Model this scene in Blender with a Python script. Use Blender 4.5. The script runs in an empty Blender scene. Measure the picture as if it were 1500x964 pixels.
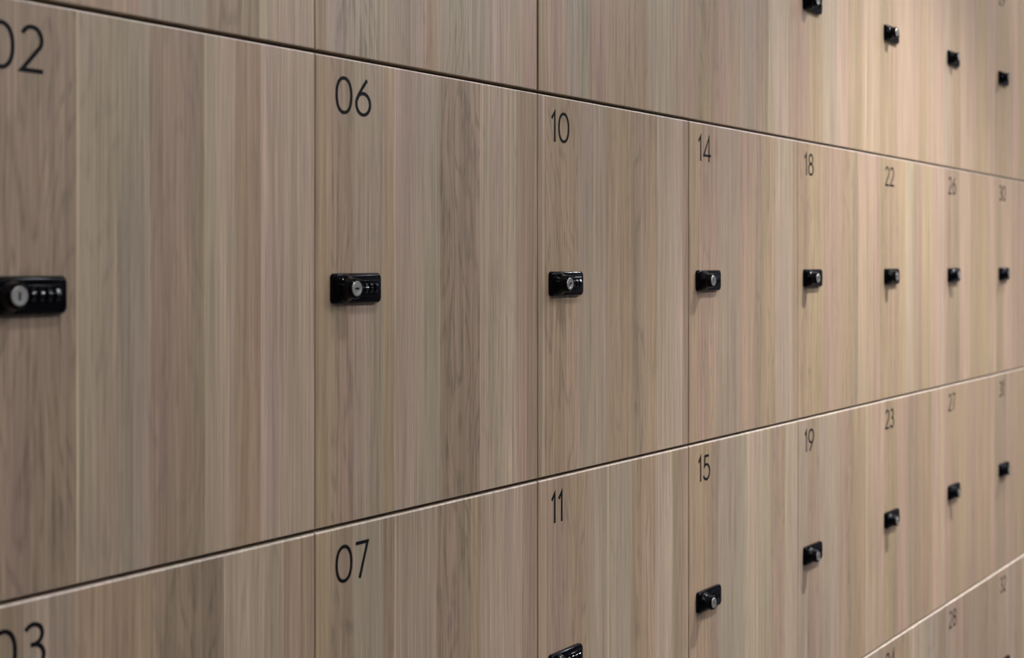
import bpy, bmesh, math, random
from mathutils import Vector

S = bpy.context.scene
COL = S.collection

# ------------------------------------------------------------------ camera
W, R = 0.400, 0.465              # locker pitch across and up, metres
Z0 = 0.10                        # plinth height
THETA = math.radians(33.616)     # angle between the optical axis and the locker front
cd = bpy.data.cameras.new('camera'); cam = bpy.data.objects.new('camera', cd); COL.objects.link(cam)
cam.location = (-0.6614, -0.9343, Z0 + 3 * R - 0.2075)
cam.rotation_euler = (math.radians(90), 0, THETA - math.radians(90))
cd.sensor_width = 36.0; cd.lens = 50.90; cd.shift_y = -0.064
cd.clip_start = 0.02
cd.dof.use_dof = True; cd.dof.focus_distance = 1.72; cd.dof.aperture_fstop = 6.5
S.camera = cam

# ------------------------------------------------------------------ world, exposure
wd = bpy.data.worlds.new('world'); S.world = wd; wd.use_nodes = True
wd.node_tree.nodes['Background'].inputs[0].default_value = (0.80, 0.86, 1.0, 1)
wd.node_tree.nodes['Background'].inputs[1].default_value = 0.3
S.view_settings.view_transform = 'Standard'; S.view_settings.look = 'None'
S.view_settings.gamma = 1.0; S.view_settings.use_curve_mapping = False
S.view_settings.exposure = 0.66

# ceiling downlights: (x, y, emission strength)
CEIL = 2.70
DOWNLIGHTS = [(2.10, -0.72, 28, 200), (0.35, -0.70, 58, 8), (-1.4, -0.70, 36, 3), (3.75, -0.70, 230, 85),
              (2.10, -2.2, 230, 5), (0.35, -2.2, 170, 4), (-1.4, -2.2, 105, 3), (3.85, -2.2, 200, 5)]     # x, y, glow of the diffuser, watts of the spot
WARM, COOL = (0.94, 0.96, 0.985), (0.92, 0.94, 1.0)      # the row along the lockers and the row across the room

# ------------------------------------------------------------------ materials
def srgb(r, g, b):
    f = lambda c: ((c / 255 + 0.055) / 1.055) ** 2.4 if c > 10.3 else c / 255 / 12.92
    return (f(r), f(g), f(b), 1)

def simple(name, col, rough=0.5, metal=0.0, bump=0.0, scale=400, spec=0.5):
    m = bpy.data.materials.new(name); m.use_nodes = True
    nt = m.node_tree; b = nt.nodes['Principled BSDF']
    b.inputs['Base Color'].default_value = col
    b.inputs['Roughness'].default_value = rough
    b.inputs['Metallic'].default_value = metal
    b.inputs['Specular IOR Level'].default_value = spec
    tc = nt.nodes.new('ShaderNodeTexCoord')
    n = nt.nodes.new('ShaderNodeTexNoise'); n.inputs['Scale'].default_value = scale
    nt.links.new(tc.outputs['Object'], n.inputs['Vector'])
    mr = nt.nodes.new('ShaderNodeMapRange')
    mr.inputs['To Min'].default_value = max(0, rough - .05); mr.inputs['To Max'].default_value = rough + .05
    nt.links.new(n.outputs['Fac'], mr.inputs['Value']); nt.links.new(mr.outputs[0], b.inputs['Roughness'])
    if bump:
        bp = nt.nodes.new('ShaderNodeBump'); bp.inputs['Strength'].default_value = bump
        bp.inputs['Distance'].default_value = 0.0005
        nt.links.new(n.outputs['Fac'], bp.inputs['Height']); nt.links.new(bp.outputs[0], b.inputs['Normal'])
    return m

def oak():
    m = bpy.data.materials.new('oak_laminate'); m.use_nodes = True
    nt = m.node_tree; N = nt.nodes.new; L = nt.links.new
    b = nt.nodes['Principled BSDF']
    tc = N('ShaderNodeTexCoord'); oi = N('ShaderNodeObjectInfo')
    off = N('ShaderNodeVectorMath'); off.operation = 'SCALE'; off.inputs[0].default_value = (3.1, 0, 7.7)
    L(oi.outputs['Random'], off.inputs['Scale'])
    P = N('ShaderNodeVectorMath'); P.operation = 'ADD'
    L(tc.outputs['Object'], P.inputs[0]); L(off.outputs[0], P.inputs[1])
    def stretch(v, sx, sz):
        mp = N('ShaderNodeMapping'); mp.inputs['Scale'].default_value = (sx, sx, sz)
        L(v, mp.inputs['Vector']); return mp.outputs[0]
    def noise(v, scale=1, det=2, rough=.5, dist=0):
        n = N('ShaderNodeTexNoise'); n.inputs['Scale'].default_value = scale; n.inputs['Detail'].default_value = det
        n.inputs['Roughness'].default_value = rough; n.inputs['Distortion'].default_value = dist
        L(v, n.inputs['Vector']); return n.outputs['Fac']
    def rng(v, a, bb, c, d):
        r = N('ShaderNodeMapRange'); r.inputs['From Min'].default_value = a; r.inputs['From Max'].default_value = bb
        r.inputs['To Min'].default_value = c; r.inputs['To Max'].default_value = d; L(v, r.inputs['Value']); return r.outputs[0]
    def math_(op, a, c):
        r = N('ShaderNodeMath'); r.operation = op
        for i, v in enumerate((a, c)):
            if isinstance(v, (int, float)): r.inputs[i].default_value = v
            else: L(v, r.inputs[i])
        return r.outputs[0]
    at = N('ShaderNodeAttribute'); at.attribute_name = 'tone'
    # straight fibres, fine and medium, running up the door
    fine = noise(stretch(P.outputs[0], 620, 7), 1, 3, .65)
    med = noise(stretch(P.outputs[0], 150, 2.2), 1, 3, .6)
    broad = noise(stretch(P.outputs[0], 32, .8), 1, 2, .5)
    hue = noise(stretch(P.outputs[0], 22, 1.6), 1, 2, .5)
    # cathedral figure: bands bent by a slow vertical noise
    sep = N('ShaderNodeSeparateXYZ'); L(P.outputs[0], sep.inputs[0])
    slow = noise(stretch(P.outputs[0], 16, 3.2), 1, 2, .5)
    ph = math_('ADD', math_('MULTIPLY', sep.outputs['X'], 330), math_('MULTIPLY', slow, 75))
    wav = math_('SINE', ph, 0)
    brk = rng(noise(stretch(P.outputs[0], 260, 28), 1, 2, .6), .38, .62, 0, 1)
    fig = math_('MULTIPLY', math_('MULTIPLY', rng(wav, .1, 1, 0, 1), brk), at.outputs['Alpha'])
    v = math_('MULTIPLY', rng(fine, .25, .75, .66, 1.32), rng(med, .25, .75, .76, 1.22))
    v = math_('MULTIPLY', v, rng(broad, .3, .7, .90, 1.09))
    v = math_('MULTIPLY', v, rng(fig, 0, 1, 1.04, .68))
    mixc = N('ShaderNodeMix'); mixc.data_type = 'RGBA'
    mixc.inputs[6].default_value = OAK_A; mixc.inputs[7].default_value = OAK_B
    L(rng(hue, .3, .7, 0, 1), mixc.inputs[0])
    m1 = N('ShaderNodeVectorMath'); m1.operation = 'MULTIPLY'; L(mixc.outputs[2], m1.inputs[0]); L(at.outputs['Color'], m1.inputs[1])
    m2 = N('ShaderNodeVectorMath'); m2.operation = 'SCALE'; L(m1.outputs[0], m2.inputs[0]); L(v, m2.inputs['Scale'])
    L(m2.outputs[0], b.inputs['Base Color'])
    L(rng(fine, .3, .7, .50, .40), b.inputs['Roughness'])
    b.inputs['Specular IOR Level'].default_value = 0.5
    bp = N('ShaderNodeBump'); bp.inputs['Strength'].default_value = .25; bp.inputs['Distance'].default_value = .0002
    L(fine, bp.inputs['Height']); L(bp.outputs[0], b.inputs['Normal'])
    return m

OAK_A = srgb(179, 160, 132); OAK_B = srgb(184, 158, 139)
M_OAK = oak()
M_BODY = simple('dark_carcass', srgb(22, 16, 12), .6)
M_BLACK = simple('black_gloss', srgb(4, 4, 8), .12, 0, .02, 900, .13)
M_WHEEL = simple('black_dial', srgb(6, 6, 11), .12, 0, 0, 900)
M_STEEL = simple('satin_steel', srgb(190, 186, 178), .38, .75, .2, 1500)
M_SLOT = simple('slot_dark', srgb(10, 9, 8), .6)
M_VINYL = simple('black_vinyl', srgb(12, 9, 12), .6, spec=.2)
M_WALL = simple('grey_paint', srgb(96, 98, 104), .7, 0, .2, 90)
M_CEIL = simple('ceiling_paint', srgb(225, 225, 228), .8, 0, .1, 60)
M_FLOOR = simple('grey_vinyl_floor', srgb(72, 72, 74), .5, 0, .1, 60)
M_TRIM = simple('white_metal', srgb(220, 220, 220), .4)

def emitter(name, strength, rgb):
    m = bpy.data.materials.new(name); m.use_nodes = True
    nt = m.node_tree; nt.nodes.remove(nt.nodes['Principled BSDF'])
    e = nt.nodes.new('ShaderNodeEmission'); e.inputs[0].default_value = (*rgb, 1); e.inputs[1].default_value = strength
    nt.links.new(e.outputs[0], nt.nodes['Material Output'].inputs[0])
    return m

# ------------------------------------------------------------------ helpers
def obj(name, me, parent=None, loc=(0, 0, 0), rot=(0, 0, 0)):
    o = bpy.data.objects.new(name, me); COL.objects.link(o)
    o.parent = parent; o.location = loc; o.rotation_euler = rot
    return o

def mesh(name, verts, faces, mats, fm=None, smooth=False):
    me = bpy.data.meshes.new(name); me.from_pydata(verts, [], faces)
    for m in mats: me.materials.append(m)
    if fm: me.polygons.foreach_set('material_index', fm)
    if smooth:
        me.polygons.foreach_set('use_smooth', [True] * len(me.polygons))
    me.update()
    return me

def box_data(b, vs, fs):
    x0, y0, z0, x1, y1, z1 = b; k = len(vs)
    vs += [(x0, y0, z0), (x1, y0, z0), (x1, y1, z0), (x0, y1, z0), (x0, y0, z1), (x1, y0, z1), (x1, y1, z1), (x0, y1, z1)]
    fs += [(k, k+3, k+2, k+1), (k+4, k+5, k+6, k+7), (k, k+1, k+5, k+4), (k+1, k+2, k+6, k+5), (k+2, k+3, k+7, k+6), (k+3, k, k+4, k+7)]

def boxes(name, bs, mat):
    vs, fs = [], []
    for b in bs: box_data(b, vs, fs)
    return mesh(name, vs, fs, [mat])

def structure(name, bs, mat):
    o = obj(name, boxes(name, bs, mat)); o['kind'] = 'structure'; return o

def loft(loops, cap_first=False, cap_last=True):
    """loops: equal-length closed vertex loops, joined one to the next"""
    vs, fs = [], []; n = len(loops[0])
    for l in loops: vs += l
    for i in range(len(loops) - 1):
        for j in range(n):
            a, b = i * n + j, i * n + (j + 1) % n
            fs.append((a, b, b + n, a + n))
    if cap_last: fs.append(tuple(range((len(loops) - 1) * n, len(loops) * n)))
    if cap_first: fs.append(tuple(reversed(range(n))))
    return vs, fs

def fix_normals(me):
    bm = bmesh.new(); bm.from_mesh(me); bmesh.ops.recalc_face_normals(bm, faces=bm.faces); bm.to_mesh(me); bm.free()
    return me

def auto_smooth(me, deg=35):
    bm = bmesh.new(); bm.from_mesh(me); bmesh.ops.recalc_face_normals(bm, faces=bm.faces)
    for f in bm.faces: f.smooth = True
    for e in bm.edges:
        if len(e.link_faces) == 2 and e.calc_face_angle(0) > math.radians(deg): e.smooth = False
    bm.to_mesh(me); bm.free(); return me

# ------------------------------------------------------------------ the room
XL, XR, YB, YF = -2.4, 4.8, 0.52, -3.2
structure('floor', [(XL, YF, -0.05, XR, YB, 0)], M_FLOOR)
structure('ceiling', [(XL, YF, CEIL, XR, YB, CEIL + .05)], M_CEIL)
structure('wall_back', [(XL, YB, 0, XR, YB + .05, CEIL)], M_WALL)
structure('wall_front', [(XL, YF - .05, 0, XR, YF, CEIL)], M_WALL)
structure('wall_left', [(XL - .05, YF, 0, XL, YB, CEIL)], M_WALL)
structure('wall_right', [(XR, YF, 0, XR + .05, YB, CEIL)], M_WALL)

for i, (lx, ly, st, watt) in enumerate(DOWNLIGHTS):
    rgb = WARM if ly > -1 else COOL
    e = bpy.data.objects.new('ceiling_light', None); COL.objects.link(e); e.location = (lx, ly, CEIL)
    e['label'] = 'round recessed ceiling downlight, outside the picture'; e['category'] = 'lamp'; e['group'] = 'ceiling downlights'
    n = 40
    ring = lambda r, z: [(r * math.cos(2*math.pi*k/n), r * math.sin(2*math.pi*k/n), z) for k in range(n)]
    vs, fs = loft([ring(.115, 0), ring(.115, -.006), ring(.108, -.010), ring(.092, -.010), ring(.088, -.002)], cap_last=False)
    obj('trim_ring', auto_smooth(mesh('trim_ring', vs, fs, [M_TRIM])), e)
    vs, fs = loft([ring(.088, -.001), ring(.086, -.004)], True, True)
    obj('diffuser', fix_normals(mesh('diffuser', vs, fs, [emitter('lamp_glow_%d' % i, st, COOL)])), e)
    sd = bpy.data.lights.new('bulb', 'SPOT'); sd.energy = watt; sd.color = rgb; sd.shadow_soft_size = .05
    sd.spot_size = math.radians(101); sd.spot_blend = .9
    so = obj('bulb', sd, e, (0, 0, -.008))

# ------------------------------------------------------------------ digits (mm, origin at the lower left of the digit)
def arc(cx, cy, rx, ry, a0, a1, n=22):
    return [(cx + rx * math.cos(math.radians(a0 + (a1 - a0) * k / n)), cy + ry * math.sin(math.radians(a0 + (a1 - a0) * k / n))) for k in range(n + 1)]

def sup(cx, cy, rx, ry, n=36, p=.90):
    o = []
    for k in range(n):
        t = 2 * math.pi * k / n; c, s = math.cos(t), math.sin(t)
        o.append((cx + rx * math.copysign(abs(c) ** p, c), cy + ry * math.copysign(abs(s) ** p, s)))
    return o

SW = 3.5
def six():
    return [[(18.2, 36.8), (13.5, 31.5)] + [(9.2, 26.5), (5.2, 21.2), (2.6, 16.2)], sup(12.2, 12.2, 10.8, 10.8, p=1.0)]
GLYPH = {   # digit: (width, [(closed, points)...])
    '0': (25.5, [(1, sup(12.7, 18.5, 11.2, 17.1))]),
    '1': (9.6, [(0, [(1.2, 28.3), (8.0, 36.2), (8.0, 0)])]),
    '2': (22.5, [(0, arc(11.2, 25.6, 9.4, 9.9, 155, -32) + [(1.9, 1.5), (21.8, 1.5)])]),
    '3': (22.5, [(0, arc(10.6, 27.6, 8.3, 7.9, 150, -80) + [(8.0, 19.8)]), (0, [(8.0, 19.8)] + arc(10.6, 10.6, 9.8, 9.2, 88, -150))]),
    '4': (25.0, [(0, [(19, 0), (19, 36), (1.8, 9), (25, 9)])]),
    '5': (22.5, [(0, [(18.5, 35.5), (5.4, 35.5), (4.2, 21.0)] + arc(10.4, 12.4, 10.6, 10.9, 118, -152))]),
    '6': (25.0, [(0, six()[0]), (1, six()[1])]),
    '7': (20.5, [(0, [(0.6, 35.4), (19.2, 35.4), (6.6, 0)])]),
    '8': (23.0, [(1, sup(11.5, 27.6, 8.0, 7.9, p=1)), (1, sup(11.5, 10.6, 9.9, 9.1, p=1))]),
    '9': (25.0, [(0, [(24.4 - x, 37 - y) for x, y in six()[0]]), (1, [(24.4 - x, 37 - y) for x, y in six()[1]])]),
}
ADV = {'0': 4.8, '1': 6.6, '2': 5, '3': 5}

def stroke(pts, closed, x0, y0, front, vs, fs):
    n = len(pts); P = [Vector((x, y)) for x, y in pts]; Lp, Rp = [], []
    for i in range(n):
        a = P[i - 1] if (i > 0 or closed) else None
        c = P[(i + 1) % n] if (i < n - 1 or closed) else None
        d1 = (P[i] - a).normalized() if a is not None else None
        d2 = (c - P[i]).normalized() if c is not None else None
        if d1 is None: d1 = d2
        if d2 is None: d2 = d1
        t = (d1 + d2)
        t = t.normalized() if t.length > 1e-4 else d1
        nn = Vector((-t.y, t.x)); k = max(.42, abs(nn.dot(Vector((-d1.y, d1.x)))))
        w = SW / 2 / k
        Lp.append(P[i] + nn * w); Rp.append(P[i] - nn * w)
    k0 = len(vs)
    for y in (front, 0.0):
        for q in Lp + Rp: vs.append(((x0 + q.x) * .001, y, (y0 + q.y) * .001))
    m = 2 * n
    for i in range(n if closed else n - 1):
        j = (i + 1) % n
        a, b, c, d = k0 + i, k0 + j, k0 + n + j, k0 + n + i
        fs.append((a, b, c, d)); fs.append((a, b, b + m, a + m)); fs.append((d, c, c + m, d + m))
    if not closed:
        for i in (0, n - 1): fs.append((k0 + i, k0 + n + i, k0 + n + i + m, k0 + i + m))

def number_mesh(txt):
    vs, fs = [], []; x = 30.0; top = R * 1000 - 22.0
    for q, ch in enumerate(txt):
        w, strokes = GLYPH[ch]
        for s, (cl, pts) in enumerate(strokes): stroke(pts, cl, x, top - 37.0, -.00035 - .00003 * s - .00001 * q, vs, fs)
        x += w + ADV.get(ch, 5)
    return fix_normals(mesh('number_' + txt, vs, fs, [M_VINYL]))

# ------------------------------------------------------------------ combination lock (metres; origin: centre of its left edge on the door face)
LW, LH = .0740, .030
def rrect(x0, z0, x1, z1, r, y, n=6):
    o = []
    for cx, cz, a in ((x1 - r, z0 + r, -90), (x1 - r, z1 - r, 0), (x0 + r, z1 - r, 90), (x0 + r, z0 + r, 180)):
        for k in range(n + 1):
            t = math.radians(a + 90 * k / n); o.append((cx + r * math.cos(t), y, cz + r * math.sin(t)))
    return o
def plate_mesh():
    h = LH / 2
    prof = [(0, 0, .0048), (0, -.0040, .0048), (.0006, -.0052, .0048), (.0020, -.0062, .0048)]
    loops = [rrect(i, -h + i, LW - i, h - i, r, y) for i, y, r in prof]
    # dial window: the front steps down into a shallow trough on the right
    vs, fs = loft(loops, cap_last=True)
    # raised housing round the dials
    k = len(vs)
    hl = [rrect(.0345, -.0085, .0690, .0085, .003, -.0060), rrect(.0350, -.0080, .0685, .0080, .003, -.0068), rrect(.0356, -.0074, .0679, .0074, .0028, -.0071)]
    v2, f2 = loft(hl)
    vs += v2; fs += [tuple(i + k for i in f) for f in f2]
    return auto_smooth(mesh('combination_lock', vs, fs, [M_BLACK]), 40)
def lathe(prof, n=36, cap=True):
    loops = [[(r * math.cos(2*math.pi*k/n), -y, r * math.sin(2*math.pi*k/n)) for k in range(n)] for r, y in prof]
    return loft(loops, cap_last=cap)
def knob_mesh():
    prof = [(.0138, .0058), (.0136, .0078), (.0124, .0096), (.0112, .0106), (.0106, .0125), (.0103, .0180), (.0100, .0198), (.0092, .0206), (.0077, .0206), (.0076, .0196)]
    vs, fs = lathe(prof)
    return auto_smooth(mesh('knob', vs, fs, [M_BLACK]), 40)
def cylinder_mesh():
    n = 32; r = .0075
    circ = lambda rr, y: [(rr * math.cos(2*math.pi*k/n), y, rr * math.sin(2*math.pi*k/n)) for k in range(n)]
    def slot(y):
        o = []
        for k in range(n):
            t = 2*math.pi*k/n; a, b = .0033, .0010
            c, s = math.cos(t), math.sin(t); q = (abs(c / a) ** 6 + abs(s / b) ** 6) ** (-1/6)
            o.append((q * c, y, q * s))
        return o
    loops = [circ(r, -.0190), circ(r, -.0207), circ(r - .0004, -.0211), circ(.0050, -.0211), circ(.0047, -.0209), slot(-.0209), slot(-.0175)]
    vs, fs = loft(loops)
    fm = [0] * (5 * n) + [1] * n + [1]
    return auto_smooth(mesh('key_cylinder', vs, fs, [M_STEEL, M_SLOT], fm), 30)
def wheel_mesh():
    n = 40; hw = .0026; r0 = .0078
    def loop(x, dr):
        return [(x, (r0 - dr - (.0006 if k % 4 in (0,) else 0)) * math.cos(2*math.pi*k/n), (r0 - dr - (.0006 if k % 4 in (0,) else 0)) * math.sin(2*math.pi*k/n)) for k in range(n)]
    vs, fs = loft([loop(-hw, .0012), loop(-hw + .0008, 0), loop(hw - .0008, 0), loop(hw, .0012)], True, True)
    return auto_smooth(mesh('dial_wheel', vs, fs, [M_WHEEL]), 50)
ME_PLATE, ME_KNOB, ME_CYL, ME_WHEEL = plate_mesh(), knob_mesh(), cylinder_mesh(), wheel_mesh()

# ------------------------------------------------------------------ oak strips, read off the photograph as x of each boundary
D_ = (.90, .875, .85); B_ = (.94, .91, .88); T = (1.0, .96, .89); N_ = (1, 1, 1); G = (1.0, 1.02, 1.03)
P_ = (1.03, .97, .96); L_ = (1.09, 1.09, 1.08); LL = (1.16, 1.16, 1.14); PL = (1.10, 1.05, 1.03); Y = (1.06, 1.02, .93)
STRIPS = {
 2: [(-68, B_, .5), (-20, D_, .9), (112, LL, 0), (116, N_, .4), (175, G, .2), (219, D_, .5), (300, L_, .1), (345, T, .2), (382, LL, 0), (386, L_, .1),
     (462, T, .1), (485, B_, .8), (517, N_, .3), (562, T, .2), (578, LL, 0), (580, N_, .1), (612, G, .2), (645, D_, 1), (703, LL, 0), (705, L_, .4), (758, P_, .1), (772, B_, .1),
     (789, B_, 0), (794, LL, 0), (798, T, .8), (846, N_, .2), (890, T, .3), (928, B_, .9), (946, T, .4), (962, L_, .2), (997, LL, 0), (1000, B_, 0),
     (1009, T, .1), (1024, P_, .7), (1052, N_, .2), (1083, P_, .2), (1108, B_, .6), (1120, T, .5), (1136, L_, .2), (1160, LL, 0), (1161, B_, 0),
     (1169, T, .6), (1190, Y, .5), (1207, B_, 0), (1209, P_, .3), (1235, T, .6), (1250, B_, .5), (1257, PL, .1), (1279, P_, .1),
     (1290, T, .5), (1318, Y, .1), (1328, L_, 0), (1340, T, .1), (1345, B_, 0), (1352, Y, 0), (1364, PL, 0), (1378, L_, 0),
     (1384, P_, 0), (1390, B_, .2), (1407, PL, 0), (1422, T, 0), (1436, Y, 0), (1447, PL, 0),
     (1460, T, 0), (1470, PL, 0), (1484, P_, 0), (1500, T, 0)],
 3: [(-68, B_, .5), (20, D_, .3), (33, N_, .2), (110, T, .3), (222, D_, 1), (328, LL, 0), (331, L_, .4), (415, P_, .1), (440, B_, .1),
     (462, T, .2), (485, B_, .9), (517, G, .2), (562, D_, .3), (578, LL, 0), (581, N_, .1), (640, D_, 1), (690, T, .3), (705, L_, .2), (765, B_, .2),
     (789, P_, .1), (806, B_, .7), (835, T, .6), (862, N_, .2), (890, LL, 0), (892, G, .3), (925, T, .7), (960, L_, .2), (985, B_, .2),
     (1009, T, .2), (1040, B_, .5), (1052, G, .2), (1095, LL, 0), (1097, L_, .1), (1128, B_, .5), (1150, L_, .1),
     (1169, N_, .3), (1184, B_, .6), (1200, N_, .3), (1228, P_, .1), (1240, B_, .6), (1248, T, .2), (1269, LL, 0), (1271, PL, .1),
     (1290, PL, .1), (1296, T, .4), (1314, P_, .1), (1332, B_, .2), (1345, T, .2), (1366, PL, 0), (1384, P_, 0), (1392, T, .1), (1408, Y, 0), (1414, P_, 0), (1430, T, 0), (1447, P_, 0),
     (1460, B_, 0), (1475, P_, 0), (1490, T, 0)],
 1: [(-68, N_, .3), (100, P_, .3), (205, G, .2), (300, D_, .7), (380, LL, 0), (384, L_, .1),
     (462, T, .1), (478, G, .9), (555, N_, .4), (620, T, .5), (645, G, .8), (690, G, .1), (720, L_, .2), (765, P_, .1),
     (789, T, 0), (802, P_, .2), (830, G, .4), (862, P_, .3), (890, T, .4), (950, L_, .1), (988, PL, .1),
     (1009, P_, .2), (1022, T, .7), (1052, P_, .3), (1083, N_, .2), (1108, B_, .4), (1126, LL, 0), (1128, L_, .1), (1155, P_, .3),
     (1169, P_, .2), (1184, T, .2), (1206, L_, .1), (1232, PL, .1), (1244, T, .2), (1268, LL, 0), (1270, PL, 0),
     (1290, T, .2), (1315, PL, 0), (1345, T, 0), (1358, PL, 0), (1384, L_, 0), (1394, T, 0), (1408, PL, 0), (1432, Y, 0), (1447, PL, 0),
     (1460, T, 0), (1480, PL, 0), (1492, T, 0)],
}
def strips_for(row, col):
    """[(x in metres from the locker's left edge, tone, figure)] across one door"""
    if row == 4:
        rnd = random.Random(77 + col); x, out = 0.0, []
        while x < W - .02:
            out.append((x, rnd.choice([D_, B_, T, N_, G, P_, L_]), rnd.random() * .8)); x += rnd.uniform(.03, .09)
        return out
    out = []
    for px, tone, fig in STRIPS[row]:
        u = (1 / (2160.0 - px) - 4.489e-4) / 1.4e-4 * W - col * W
        out.append((u, tone, fig))
    last = [s for s in out if s[0] <= .004]
    ins = [s for s in out if .004 < s[0] < W - .006]
    st = last[-1] if last else ins[0]
    return [(0.0, st[1], st[2])] + ins

DT, BV = .018, .0009
def door_mesh(row, col, x0, x1, z0, z1):
    st = strips_for(row, col)
    xs = [x0, x0 + BV] + [s[0] for s in st if x0 + BV + .0005 < s[0] < x1 - BV - .0005] + [x1 - BV, x1]
    def tone(xm):
        t = st[0]
        for s in st:
            if s[0] <= xm: t = s
        return t
    BT, BB = .0015, .0007
    ys = [(z0, DT), (z0, BB), (z0 + BB * .3, BB * .3), (z0 + BB, 0), (z1 - BT, 0), (z1 - BT * .3, BT * .3), (z1, BT), (z1, DT)]
    vs, fs, tn = [], [], []
    n = len(xs); m = len(ys)
    for j, (z, y) in enumerate(ys):
        for i, x in enumerate(xs):
            yy = y
            if i in (0, n - 1): yy = max(y, BV)
            vs.append((x, yy, z))
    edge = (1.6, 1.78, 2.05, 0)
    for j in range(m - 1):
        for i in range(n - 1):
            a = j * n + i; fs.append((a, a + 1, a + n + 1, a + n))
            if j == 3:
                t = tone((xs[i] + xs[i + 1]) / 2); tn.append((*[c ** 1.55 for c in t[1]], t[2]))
            else: tn.append(edge if j > 3 else (.9, .9, .9, 0))     # highlight from overhead light painted into the top edge as a paler tone
    # sides and back, their colour darkened to paint in the shade of the gaps
    k = len(vs)
    vs += [(x0, DT, z0), (x0, DT, z1), (x1, DT, z0), (x1, DT, z1)]
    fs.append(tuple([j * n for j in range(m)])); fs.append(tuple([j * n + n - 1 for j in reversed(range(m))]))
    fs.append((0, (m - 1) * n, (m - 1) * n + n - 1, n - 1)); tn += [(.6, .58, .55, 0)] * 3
    me = mesh('door', vs[:k], fs, [M_OAK])
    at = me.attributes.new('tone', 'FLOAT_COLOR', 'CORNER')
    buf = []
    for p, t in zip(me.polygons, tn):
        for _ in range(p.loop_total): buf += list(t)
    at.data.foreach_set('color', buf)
    return fix_normals(me)

# gap half-widths (mm) at the left edge of each locker, and how far a door stands proud
GAPV = {(1, 2): 4.0, (1, 1): 1.0, (2, 1): 1.0, (3, 1): 1.2, (2, 2): 2.0, (3, 2): 2.2, (2, 3): 3.2, (3, 3): 2.8, (2, 4): 2.0, (3, 4): 2.2}
PROUD = {}
for r_ in (1, 2, 3, 4):
    for c_ in range(8): PROUD[(r_, c_)] = 0.0
PROUD.update({(1, 2): .0006, (1, 3): -.0003, (1, 4): -.0010, (1, 5): -.0016, (1, 6): -.0022, (1, 7): -.0028,
              (2, 4): -.0004, (2, 5): -.0010, (2, 6): -.0015, (2, 7): -.0020,
              (3, 4): -.0004, (3, 5): -.0010, (3, 6): -.0015, (3, 7): -.0020})
GH = .0037
def body_mesh():
    t = .016; y0, y1 = DT + .0035, .47
    return boxes('body', [(0, y0, 0, t, y1, R), (W - t, y0, 0, W, y1, R), (t, y0, 0, W - t, y1, t), (t, y0, R - t, W - t, y1, R), (t, y1 - .01, t, W - t, y1, R - t)], M_BODY)
ME_BODY = body_mesh()

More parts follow.
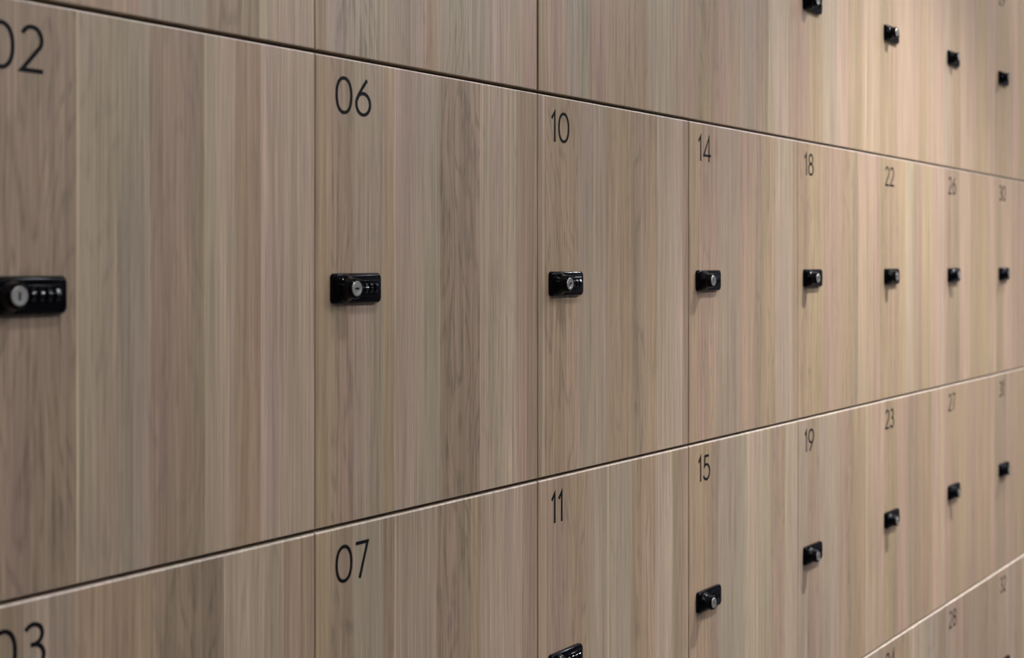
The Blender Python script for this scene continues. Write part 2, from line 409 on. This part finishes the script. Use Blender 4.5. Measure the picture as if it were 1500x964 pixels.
KEY = {(2, 0): 92, (2, 1): 0, (2, 2): -28, (2, 3): 75, (3, 3): 62, (2, 4): 20, (3, 2): 40}
LOCK_DX = {2: .003, 6: -.001, 10: .0012, 14: -.0015}; NUM_DX = {2: -.0022}     # small mounting differences
def label_for(num, row, col):
    s = '%02d' % num
    extra = {
        '02': 'big cropped oak locker numbered 02 at the left edge, steel keyhole upright',
        '06': 'oak locker numbered 06, black lock with its steel keyhole lying level',
        '10': 'oak locker numbered 10, black lock with its steel keyhole tilted',
        '14': 'oak locker numbered 14 with a wide dark joint on its left side',
        '18': 'oak locker numbered 18, faint joint on its left, nearly square-looking black lock',
        '22': 'brightly lit oak locker numbered 22, third locker from the right in its row',
        '26': 'narrow-looking blurred oak locker numbered 26, second from the right in its row',
        '30': 'blurred oak locker numbered 30, last of its row at the right edge',
        '03': 'oak locker numbered 03, cut off by the lower left corner',
        '07': 'oak locker numbered 07 under locker 06, its lock out of frame',
        '11': 'oak locker numbered 11 at the bottom edge, only the top of its lock in view',
        '15': 'oak locker numbered 15, black lock seen from above, knob tip steel',
        '19': 'oak locker numbered 19 with a soft shadow trailing down from its black lock',
        '23': 'oak locker numbered 23, two lockers left of the one at the right edge',
        '27': 'blurred oak locker numbered 27 next to the right-hand end, above number 28',
        '31': 'blurred oak locker numbered 31, at the right edge of the second row up',
        '01': 'oak locker in the upper left corner, only a thin wedge of its bottom showing',
        '05': 'top-row oak locker with a thin left joint and a wide dark right joint',
        '09': 'top-row oak locker just right of the wide dark joint, lock out of frame',
        '13': 'top-row oak locker left of the first visible top-row lock, plain pale panel',
        '17': 'top-row oak locker whose black lock is cut by the upper edge',
        '21': 'top-row oak locker with the first fully visible lock of that row',
        '25': 'top-row pale oak locker whose lock is second from the right edge',
        '29': 'top-row oak locker in the upper right corner, smallest blurred lock of the row',
        '20': 'bottom-row oak locker showing only a sliver left of the half-cut number',
        '24': 'bottom-row oak locker with its number half cut by the lower edge',
        '28': 'bottom-row oak locker with its number 28 wholly in view',
        '32': 'bottom-row oak locker numbered 32 in the lower right corner, lock top just showing',
        '04': 'leftmost bottom-row oak locker, outside the picture',
        '08': 'bottom-row oak locker outside the picture, second from the left end',
        '12': 'bottom-row oak locker outside the picture, third from the left end',
        '16': 'bottom-row oak locker outside the picture, fourth from the left end'}
    return extra[s]

for col in range(8):
    for row in range(1, 5):
        num = col * 4 + row
        e = bpy.data.objects.new('locker', None); COL.objects.link(e)
        e.location = (col * W, 0, Z0 + (4 - row) * R)
        e['label'] = label_for(num, row, col); e['category'] = 'locker'; e['group'] = 'numbered oak lockers in the wall of lockers'
        obj('body', ME_BODY, e)
        gl = GAPV.get((row, col), 1.2) / 2000; gr = GAPV.get((row, col + 1), 1.2) / 2000
        dy = -PROUD[(row, col)]
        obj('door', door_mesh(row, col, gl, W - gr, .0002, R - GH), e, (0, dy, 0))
        nb = obj('number', number_mesh('%02d' % num), e, (NUM_DX.get(num, 0), dy, 0)); nb['label'] = 'black number %02d' % num
        lk = obj('combination_lock', ME_PLATE, e, (.0225 + LOCK_DX.get(num, 0), dy, R - .4993 * R)); lk['label'] = 'black glossy lock plate'
        obj('knob', ME_KNOB, lk, (.0168, 0, 0))
        kc = obj('key_cylinder', ME_CYL, lk, (.0168, 0, 0), (0, math.radians(KEY.get((row, col), random.Random(num).uniform(0, 180))), 0))
        kc['label'] = 'satin steel key cylinder'
        for k in range(4):
            obj('dial_wheel', ME_WHEEL, lk, (.0397 + .0079 * k, -.0012, 0), ((k * 1.3 + num) % 6.28, 0, 0))

# plinth, top and end fillers of the locker run
structure('trim_1', [(0, .03, 0, 8 * W, .47, Z0 - .002)], M_BODY)
def oak_panel(name, b):
    o = structure(name, [b], M_OAK); me = o.data
    at = me.attributes.new('tone', 'FLOAT_COLOR', 'CORNER'); at.data.foreach_set('color', [1, 1, 1, .3] * len(me.loops)); return o
oak_panel('trim_2', (8 * W + .002, .002, 0, 8 * W + .06, .51, Z0 + 4 * R + .02))
oak_panel('trim_3', (-.022, .002, 0, -.003, .51, Z0 + 4 * R + .02))
oak_panel('trim_4', (0, .002, Z0 + 4 * R + .001, 8 * W, .51, Z0 + 4 * R + .02))
